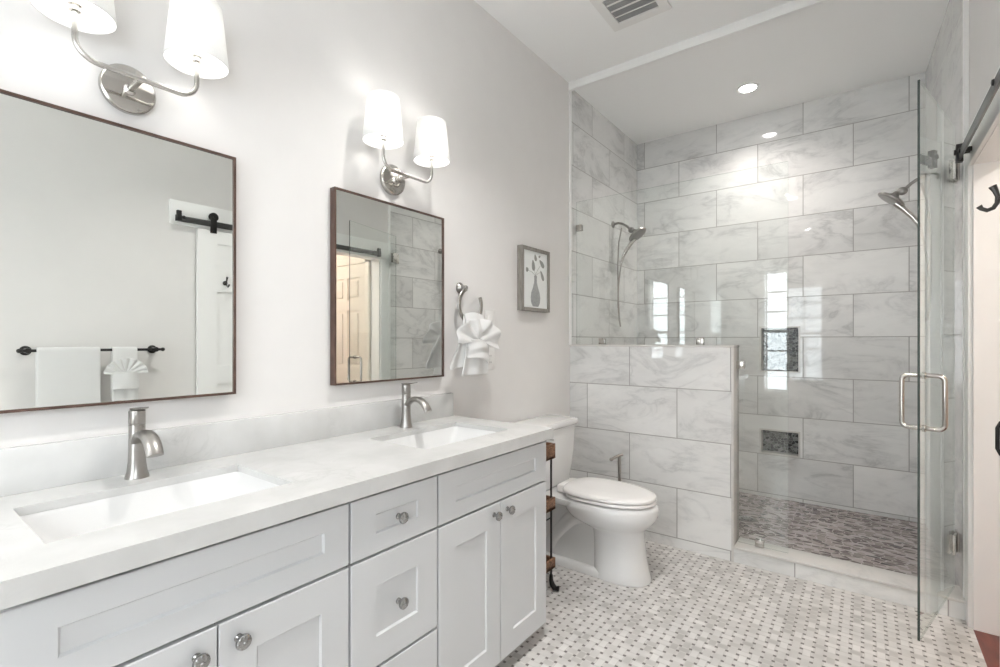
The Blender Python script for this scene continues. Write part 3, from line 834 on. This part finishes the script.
m.rings([rr_y(.255, .325, .085, .412, .012), rr_y(.255, .325, .085, .446, .012), rr_y(.262, .318, .08, .452, .012)], 'seat'); m.build('seat_lid', t, ang=50)
m = MB()
m.lathe((.221, TY - .165, .715), [(.013, 0), (.013, .008), (.008, .010)], 'chrome', (1, 0, 0), 20)
m.tube([(.235, TY - .168, .715), (.239, TY - .14, .712), (.239, TY - .095, .704)], .006, 'chrome', 10, 1, (1, 0, 0), [.007, .006, .0075]); m.build('flush_lever', t)

# paper stand behind the toilet
t = thing('paper_holder', 'slim brushed nickel paper stand between the toilet and the half wall', 'toilet paper holder', (.42, 2.93, 0))
m = MB(); m.lathe((.42, 2.925, .001), [(.075, 0), (.075, .006), (.070, .010), (.012, .014)], 'nickel'); m.build('base', t)
m = MB(); m.cyl((.42, 2.925, .012), (.42, 2.925, .545), .0105, 'nickel'); m.build('pole', t)
m = MB(); m.tube([(.435, 2.940, .548), (.42, 2.925, .545), (.398, 2.890, .532), (.390, 2.876, .526)], .009, 'nickel', 12); m.ball((.388, 2.872, .524), .0125, 'nickel'); m.build('arm', t)

# slim cart between vanity and toilet
t = thing('storage_cart', 'narrow black metal cart with rustic wood trays beside the vanity end', 'cart', (.23, 1.99, 0))
cx0, cx1, cy0, cy1 = .09, .405, 1.84, 2.150
for z, h in ((.675, .075), (.415, .06), (.115, .05)):
    m = MB()
    m.box((cx0, cy0, z), (cx1, cy1, z + .012), 'rustic')
    m.box((cx0, cy0, z), (cx0 + .012, cy1, z + h), 'rustic', .001); m.box((cx1 - .012, cy0, z), (cx1, cy1, z + h), 'rustic', .001)
    m.box((cx0 + .012, cy0, z), (cx1 - .012, cy0 + .012, z + h), 'rustic', .001); m.box((cx0 + .012, cy1 - .012, z), (cx1 - .012, cy1, z + h), 'rustic', .001)
    m.build('tray', t, smooth=False)
for x in (cx0 + .016, cx1 - .016):
    for y in (cy0 + .016, cy1 - .016):
        m = MB(); m.box((x - .004, y - .004, .075), (x + .004, y + .004, .745), 'black', .001); m.build('post', t)
        m = MB(); s = 1 if x > .2 else -1
        m.tube([(x, y, .078), (x, y, .05), (x + s * .006, y, .03), (x + s * .02, y, .016), (x + s * .038, y, .017), (x + s * .044, y, .03)], .009, 'black', 10, 1, (0, 1, 0), [.009, .011, .014, .0145, .012, .006])
        m.build('foot', t)
m = MB(); m.tube([(cx1 - .016, cy0 + .02, .37), (cx1 + .006, (cy0 + cy1) / 2, .385), (cx1 - .016, cy1 - .02, .37)], .004, 'black', 8); m.build('brace', t)

# ================================================================ SHOWER
GX = 1.331; GT = 2.275; GH = .008
t = thing('shower_glass_panel', 'fixed notched clear glass panel standing on the half wall and curb', 'glass panel', (.67, YG, .092))
m = MB()
poly = [(.016, PT + .004), (PX + .020, PT + .004), (PX + .020, .096), (GX, .096), (GX, GT), (.016, GT)]
vs1 = [m.bm.verts.new((x, YG - GH / 2, z)) for x, z in poly]; vs2 = [m.bm.verts.new((x, YG + GH / 2, z)) for x, z in poly]
a = m.bm.faces.new(vs1); b = m.bm.faces.new(list(reversed(vs2))); m._paint([a, b], 'glass')
for k in range(6):
    f = m.bm.faces.new((vs1[k], vs2[k], vs2[(k + 1) % 6], vs1[(k + 1) % 6])); m._paint([f], 'gseam')
m.build('glass_sheet', t, smooth=False)
def clip(x, z, dx=.022, dz=.022):
    g = MB(); g.box((x - dx, YG - .014, z - dz), (x + dx, YG - GH / 2 - .0002, z + dz), 'polish', .002); g.box((x - dx, YG + GH / 2 + .0002, z - dz), (x + dx, YG + .014, z + dz), 'polish', .002)
    g.build('clip', t)
clip(.215, PT + .023); clip(.865, PT + .023); clip(PX + .035, 1.135); clip(1.19, .116)
clip(.037, 2.085)

# hinged glass door, standing open
H0 = Vector((2.008, 3.128, 0)); H1 = Vector((1.839, 2.481, 0)); du = (H1 - H0).normalized(); nn = Vector((du.y, -du.x, 0))   # nn points to +x side or -x side
if nn.x < 0: nn = -nn
DZ0, DZ1 = .108, 2.29
t = thing('shower_door', 'hinged clear glass shower door standing open toward the doorway', 'shower door', (H0.x, H0.y, DZ0))
m = MB()
hh = nn * (GH / 2)
q1 = [H0 + hh, H1 + hh]; q2 = [H0 - hh, H1 - hh]
def V3(p, z): return m.bm.verts.new((p.x, p.y, z))
A = [V3(q1[0], DZ0), V3(q1[1], DZ0), V3(q1[1], DZ1), V3(q1[0], DZ1)]; Bv = [V3(q2[0], DZ0), V3(q2[1], DZ0), V3(q2[1], DZ1), V3(q2[0], DZ1)]
m._paint([m.bm.faces.new(A), m.bm.faces.new(list(reversed(Bv)))], 'glass')
for k in range(4):
    f = m.bm.faces.new((A[k], Bv[k], Bv[(k + 1) % 4], A[(k + 1) % 4])); m._paint([f], 'gedge' if k == 1 else 'gseam')
m.build('glass_sheet', t, smooth=False)
def dpt(s, off, z): p = H0 + du * s + nn * off; return Vector((p.x, p.y, z))
def dbox(g, s0, s1, o0, o1, z0, z1, key, bev=.0015):
    P = [dpt(s0, o0, z0), dpt(s1, o0, z0), dpt(s1, o1, z0), dpt(s0, o1, z0)]
    g.prism(P, key, (0, 0, z1 - z0))
for z in (2.075, .325):
    m = MB()
    dbox(m, .008, .062, .0052, .016, z - .045, z + .045, 'polish'); dbox(m, .008, .062, -.016, -.0052, z - .045, z + .045, 'polish')
    m.cyl(dpt(-.004, 0, z - .045), dpt(-.004, 0, z + .045), .009, 'polish')
    m.box((2.014, 3.112, z - .045), (2.0275, 3.172, z + .045), 'polish', .001); m.build('hinge', t)
m = MB(); L = (H1 - H0).length; sh = L - .066
for sg in (-1, 1):
    P = []; off = .066; r = .022
    P.append(dpt(sh, sg * .005, 1.138)); P.append(dpt(sh, sg * (off - r), 1.138))
    for k in range(1, 8):
        a = PI / 2 * k / 8; P.append(dpt(sh, sg * (off - r + r * math.sin(a)), 1.138 - r + r * math.cos(a)))
    for k in range(8):
        a = PI / 2 * k / 8; P.append(dpt(sh, sg * (off - r + r * math.cos(a)), .928 + r - r * math.sin(a)))
    P.append(dpt(sh, sg * (off - r), .928)); P.append(dpt(sh, sg * .005, .928))
    m.tube(P, .009, 'polish', 14, 1, tuple(du))
    for z in (1.138, .928): m.lathe(dpt(sh, sg * .0052, z), [(.014, 0), (.014, .004), (.010, .006)], 'polish', tuple(nn * sg), 20)
m.build('handle', t)

def shower(side, label):
    """side +1: on the left wall, reaching to +x; -1 mirrored on the right wall"""
    X0 = 0.012 if side > 0 else 2.0095
    y = 3.74
    def P3(x, dy, z): return (X0 + side * x, y + dy, z)
    t = thing('hand_shower_set', label, 'shower head', (X0, y, 2.2), 'combination shower heads')
    g = MB(); g.lathe(P3(.001, 0, 2.235), [(.028, 0), (.028, .006), (.020, .012), (.012, .016)], 'steel', (side, 0, 0), 24); g.build('flange', t)
    g = MB(); g.tube([P3(.01, 0, 2.235), P3(.05, 0, 2.240), P3(.085, 0, 2.228), P3(.120, 0, 2.205), P3(.145, 0, 2.180)], .0095, 'steel', 12, 1, (0, 1, 0)); g.build('arm', t)
    ax = Vector((side * .60, -.05, -.79)).normalized()
    g = MB(); c = Vector(P3(.212, 0, 2.126))
    g.lathe(c - ax * .052, [(.012, 0), (.017, .010), (.022, .022), (.040, .034), (.068, .042), (.078, .050), (.077, .056), (.070, .0575)], 'nickel', tuple(ax), 36)
    g.ball(P3(.160, 0, 2.168), .022, 'steel', (1.2, 1, 1.1)); g.build('spray_head', t)
    g = MB(); g.lathe(c + ax * .006, [(.066, 0), (.066, .002), (.055, .003)], 'steel', tuple(ax), 36); g.build('spray_face', t)
    g = MB(); g.tube([P3(.190, 0, 2.100), P3(.150, .002, 2.055), P3(.112, .004, 2.005), P3(.088, .005, 1.965), P3(.074, .006, 1.915)], .013, 'polish', 12, 1, (0, 1, 0), [.019, .016, .014, .0125, .010]); g.build('hand_spray_grip', t)
    g = MB(); g.tube([P3(.074, .006, 1.915), P3(.060, .008, 1.84), P3(.045, .010, 1.72), P3(.040, .012, 1.58), P3(.048, .018, 1.45), P3(.052, .035, 1.395), P3(.045, .055, 1.40), P3(.034, .052, 1.48), P3(.030, .04, 1.65), P3(.032, .03, 1.90), P3(.045, .018, 2.08), P3(.075, .008, 2.20)], .0058, 'nickel', 10, 1, (0, 1, 0)); g.build('hose', t)
shower(1, 'brushed nickel shower head with handheld spray on the left shower wall')
shower(-1, 'brushed nickel shower head with handheld spray on the right shower wall')
m = MB(); m.lathe((1.03, 3.65, ZS + .0005), [(.055, 0), (.055, .003), (.050, .004)], 'steel', n=32)
for k in range(10):
    a = 2 * PI * k / 10; m.lathe((1.03 + .033 * math.cos(a), 3.65 + .033 * math.sin(a), ZS + .0042), [(.006, 0), (.006, .0006)], 'darkslot', n=10)
tag(m.build('floor_drain'), 'round dark metal drain set in the mosaic shower floor', 'drain')

# ================================================================ CEILING
def can(x, y, z, label, watt=1.0, size=118):
    t = thing('ceiling_light', label, 'light', (x, y, z), 'recessed ceiling lights')
    g = MB(); g.lathe((x, y, z - .0005), [(.072, 0), (.072, .003), (.066, .006), (.056, .006), (.053, .003), (.053, .001)], 'white', (0, 0, -1), 40); g.build('trim_ring', t)
    g = MB(); g.lathe((x, y, z - .0008), [(.052, 0), (.051, .003), (.046, .0045)], 'can', (0, 0, -1), 24); g.build('lens', t)
    ld = bpy.data.lights.new('downlight_beam', 'SPOT'); ld.energy = CAN_WATT * watt; ld.spot_size = math.radians(size); ld.spot_blend = 1.0
    ld.shadow_soft_size = .05; ld.color = (1.0, 0.975, 0.945) if watt == 1.0 else (1.0, 0.93, 0.87)
    lo = bpy.data.objects.new('downlight_beam', ld); COL.objects.link(lo); lo.parent = t; lo.location = (0, 0, -.012)
can(1.01, 3.79, HS, 'round glowing recessed light in the ceiling over the shower', .5, 142)
can(.93, 1.40, HC, 'round glowing recessed light in the ceiling above the middle of the bathroom')
can(.93, -.75, HC, 'round glowing recessed light in the ceiling near the rear window')
t = thing('ceiling_vent', 'square white louvred vent with dark slots in the ceiling above the toilet', 'vent', (.665, 2.50, HC))
vx0, vx1, vy0, vy1 = .50, .83, 2.34, 2.67
m = MB()
for p, q, a, b in cut_boxes(vx0, vx1, vy0, vy1, [(vx0 + .05, vx1 - .05, vy0 + .05, vy1 - .05)]): m.box((p, a, HC - .012), (q, b, HC - .0005), 'plastic')
m.build('frame', t, smooth=False)
m = MB(); m.box((vx0 + .05, vy0 + .05, HC - .003), (vx1 - .05, vy1 - .05, HC - .0008), 'dust'); m.build('backing', t, smooth=False)
m = MB()
for k in range(5):
    y = vy0 + .052 + .226 * k / 4; m.box((vx0 + .05, y - .0025, HC - .010), (vx1 - .05, y + .0025, HC - .003), 'plastic')
for k in range(17):
    y = vy0 + .060 + .0132 * k; m.box((vx0 + .05, y - .002, HC - .0055), (vx1 - .05, y + .002, HC - .003), 'dust')
m.build('louvres', t, smooth=False)

# ================================================================ RIGHT WALL
# sliding barn door and its rail
RZ0, RZ1, RX = 2.068, 2.108, 2.004
t = thing('barn_door_rail', 'dark flat steel sliding rail mounted above the doorway on the right', 'door rail', (2.0, 2.0, 2.1))
m = MB(); m.box((RX - .004, 1.25, RZ0), (RX + .004, 2.945, RZ1), 'greyrail', .001); m.build('rail_bar', t)
for y in (1.30, 1.74, 2.18, 2.87):
    m = MB(); m.cyl((RX + .0042, y, 2.10), (XR - .0165, y, 2.10), .010, 'black'); m.lathe((RX - .0042, y, 2.10), [(.011, 0), (.009, .005), (.004, .006)], 'black', (-1, 0, 0), 12); m.build('spacer', t)
m = MB(); m.box((RX - .012, 2.905, 2.062), (RX + .012, 2.935, 2.140), 'black', .002); m.cyl((RX - .018, 2.92, 2.108), (XR - .0165, 2.92, 2.108), .012, 'black'); m.build('end_stop', t)
m = MB(); m.box((RX - .012, 1.258, 2.070), (RX + .012, 1.285, 2.140), 'black', .002); m.build('end_stop', t)

t = thing('barn_door', 'white panelled sliding barn door hanging open along the right wall', 'door', (2.0, 1.76, .02))
by0, by1, bz0, bz1, bx0, bx1 = 1.385, 2.118, .02, 2.045, 2.004, 2.032
m = MB(); m.box((bx0 + .010, by0, bz0), (bx1 - .002, by1, bz1), 'white')
hol = [(by0 + .125, by1 - .125, .24, .98), (by0 + .125, by1 - .125, 1.10, 1.62), (by0 + .125, by1 - .125, 1.76, 1.955)]
for p, q, a, b in cut_boxes(by0, by1, bz0, bz1, hol): m.box((bx0, p, a), (bx0 + .0105, q, b), 'white')
m.build('panel', t, smooth=False)
for y in (1.485, 1.965):
    m = MB(); m.box((bx0 - .010, y - .022, 2.025), (bx0 - .0005, y + .018, 2.135), 'black', .001)
    for z in (2.04,): m.lathe((bx0 - .010, y, z), [(.008, 0), (.006, .004)], 'black', (-1, 0, 0), 6)
    hg = m.build('hanger_strap', t)
    m = MB(); m.lathe((RX - .007, y, 2.138), [(.030, 0), (.030, .003), (.026, .005), (.026, .011), (.030, .013), (.030, .016)], 'black', (1, 0, 0), 28); m.lathe((RX - .018, y, 2.138), [(.010, 0), (.010, .012)], 'black', (1, 0, 0), 6)
    m.build('roller', t)
m = MB()
m.box((bx0 - .003, 1.950, .93), (bx0 - .0003, 1.985, 1.06), 'black', .001); m.tube([(bx0 - .002, 1.968, .945), (bx0 - .022, 1.968, .95), (bx0 - .028, 1.968, .965), (bx0 - .028, 1.968, 1.025), (bx0 - .022, 1.968, 1.04), (bx0 - .002, 1.968, 1.045)], .005, 'black', 10, 1, (0, 1, 0))
m.build('pull_handle', t)

def hook(y, label):
    z = 1.685; x = bx0
    t = thing('robe_hook', label, 'hook', (x, y, z), 'robe hooks on the barn door')
    g = MB(); g.lathe((x - .0003, y, z), [(.016, 0), (.016, .004), (.009, .007)], 'blackgrey', (-1, 0, 0), 20); g.tube([(x - .004, y, z), (x - .018, y, z), (x - .026, y, z + .002)], .006, 'blackgrey', 10); g.build('base', t)
    g = MB(); g.tube([(x - .036, y, z + .040), (x - .030, y, z + .026), (x - .025, y, z + .008), (x - .026, y, z - .010), (x - .034, y, z - .024), (x - .047, y, z - .029), (x - .059, y, z - .022), (x - .064, y, z - .014)], .005, 'blackgrey', 10, 1.3, (0, 1, 0), [.0075, .0055, .0045, .0045, .0045, .0045, .0045, .006]); g.build('prong', t)
hook(1.560, 'dark double robe hook on the barn door stile seen in the nearer mirror')
hook(1.985, 'dark bronze robe hook on the barn door at the right edge of the photo')

# towel bar and towels on the right wall, seen in the nearer mirror
t = thing('towel_bar', 'black towel bar on the right wall reflected in the nearer mirror', 'towel bar', (1.98, .84, 1.22))
m = MB(); m.cyl((1.975, .515, 1.222), (1.975, 1.165, 1.222), .008, 'black'); m.ball((1.975, .510, 1.222), .012, 'black'); m.ball((1.975, 1.170, 1.222), .012, 'black'); m.build('bar', t)
for y in (.545, 1.135):
    m = MB(); m.lathe((XR - .001, y, 1.222), [(.026, 0), (.026, .005), (.014, .012), (.010, .05), (.014, .06), (.016, .07), (.014, .082)], 'black', (-1, 0, 0), 24); m.build('bracket', t)

def drape(y0, y1, zf, zb, name, label, cat, amp=.003, pl=2.5):
    """towel folded over the bar: front fall, over the bar, back fall"""
    g = MB(); cx, cz, r = 1.975, 1.222, .015; prof = []
    for k in range(15): prof.append((cx - r - .002 * math.sin(k * .5), zf + (cz - zf) * k / 14, 1 - k / 14))
    for k in range(1, 8): a = PI - PI * k / 8; prof.append((cx + r * math.cos(a), cz + r * math.sin(a), 0))
    for k in range(11): prof.append((cx + r, cz - (cz - zb) * k / 10, 0))
    rg = []
    for x, z, f in prof:
        row = []
        for i in range(25):
            u = i / 24; row.append((x - amp * f * (1 + math.cos(pl * 2 * PI * u)), y0 + (y1 - y0) * u + .006 * f * (u - .5), z))
        rg.append(row)
    g.rings(rg, 'towel', cap=False, close=False)
    return g
g = drape(.575, .850, .72, .78, 'bath_towel', '', '')
tag(g.build('bath_towel', solid=.009, sub=1), 'wide white bath towel over the black towel bar, reflected in the mirror', 'towel')
t = thing('hand_towel', 'narrow white hand towel with fan fold over the black towel bar', 'towel', (1.97, .965, .85))
g = drape(.905, 1.03, .86, .92, 'drape', '', ''); g.build('drape', t, solid=.008, sub=1)
m = MB(); rg = []
for j in range(9):
    v_ = j / 8; row = []
    for i in range(45):
        u = i / 44; a = math.radians(2 + 176 * u); rr = .012 + .085 * v_
        row.append((1.945 - .010 * v_ - .008 * v_ * math.cos(8 * 2 * PI * u), .968 + rr * math.cos(a) * 1.15, 1.075 + rr * math.sin(a)))
    rg.append(row)
m.rings(rg, 'towel', cap=False, close=False); m.build('fan', t, solid=.005, sub=1)
m = MB(); rg = []
for j in range(9):
    v_ = j / 8; rg.append([(1.943 - .016 * math.sin(PI * i / 14), .900 + .135 * i / 14, 1.085 - .10 * v_ + .004 * math.cos(8 * v_)) for i in range(15)])
m.rings(rg, 'towel', cap=False, close=False); m.build('band', t, solid=.006, sub=1)
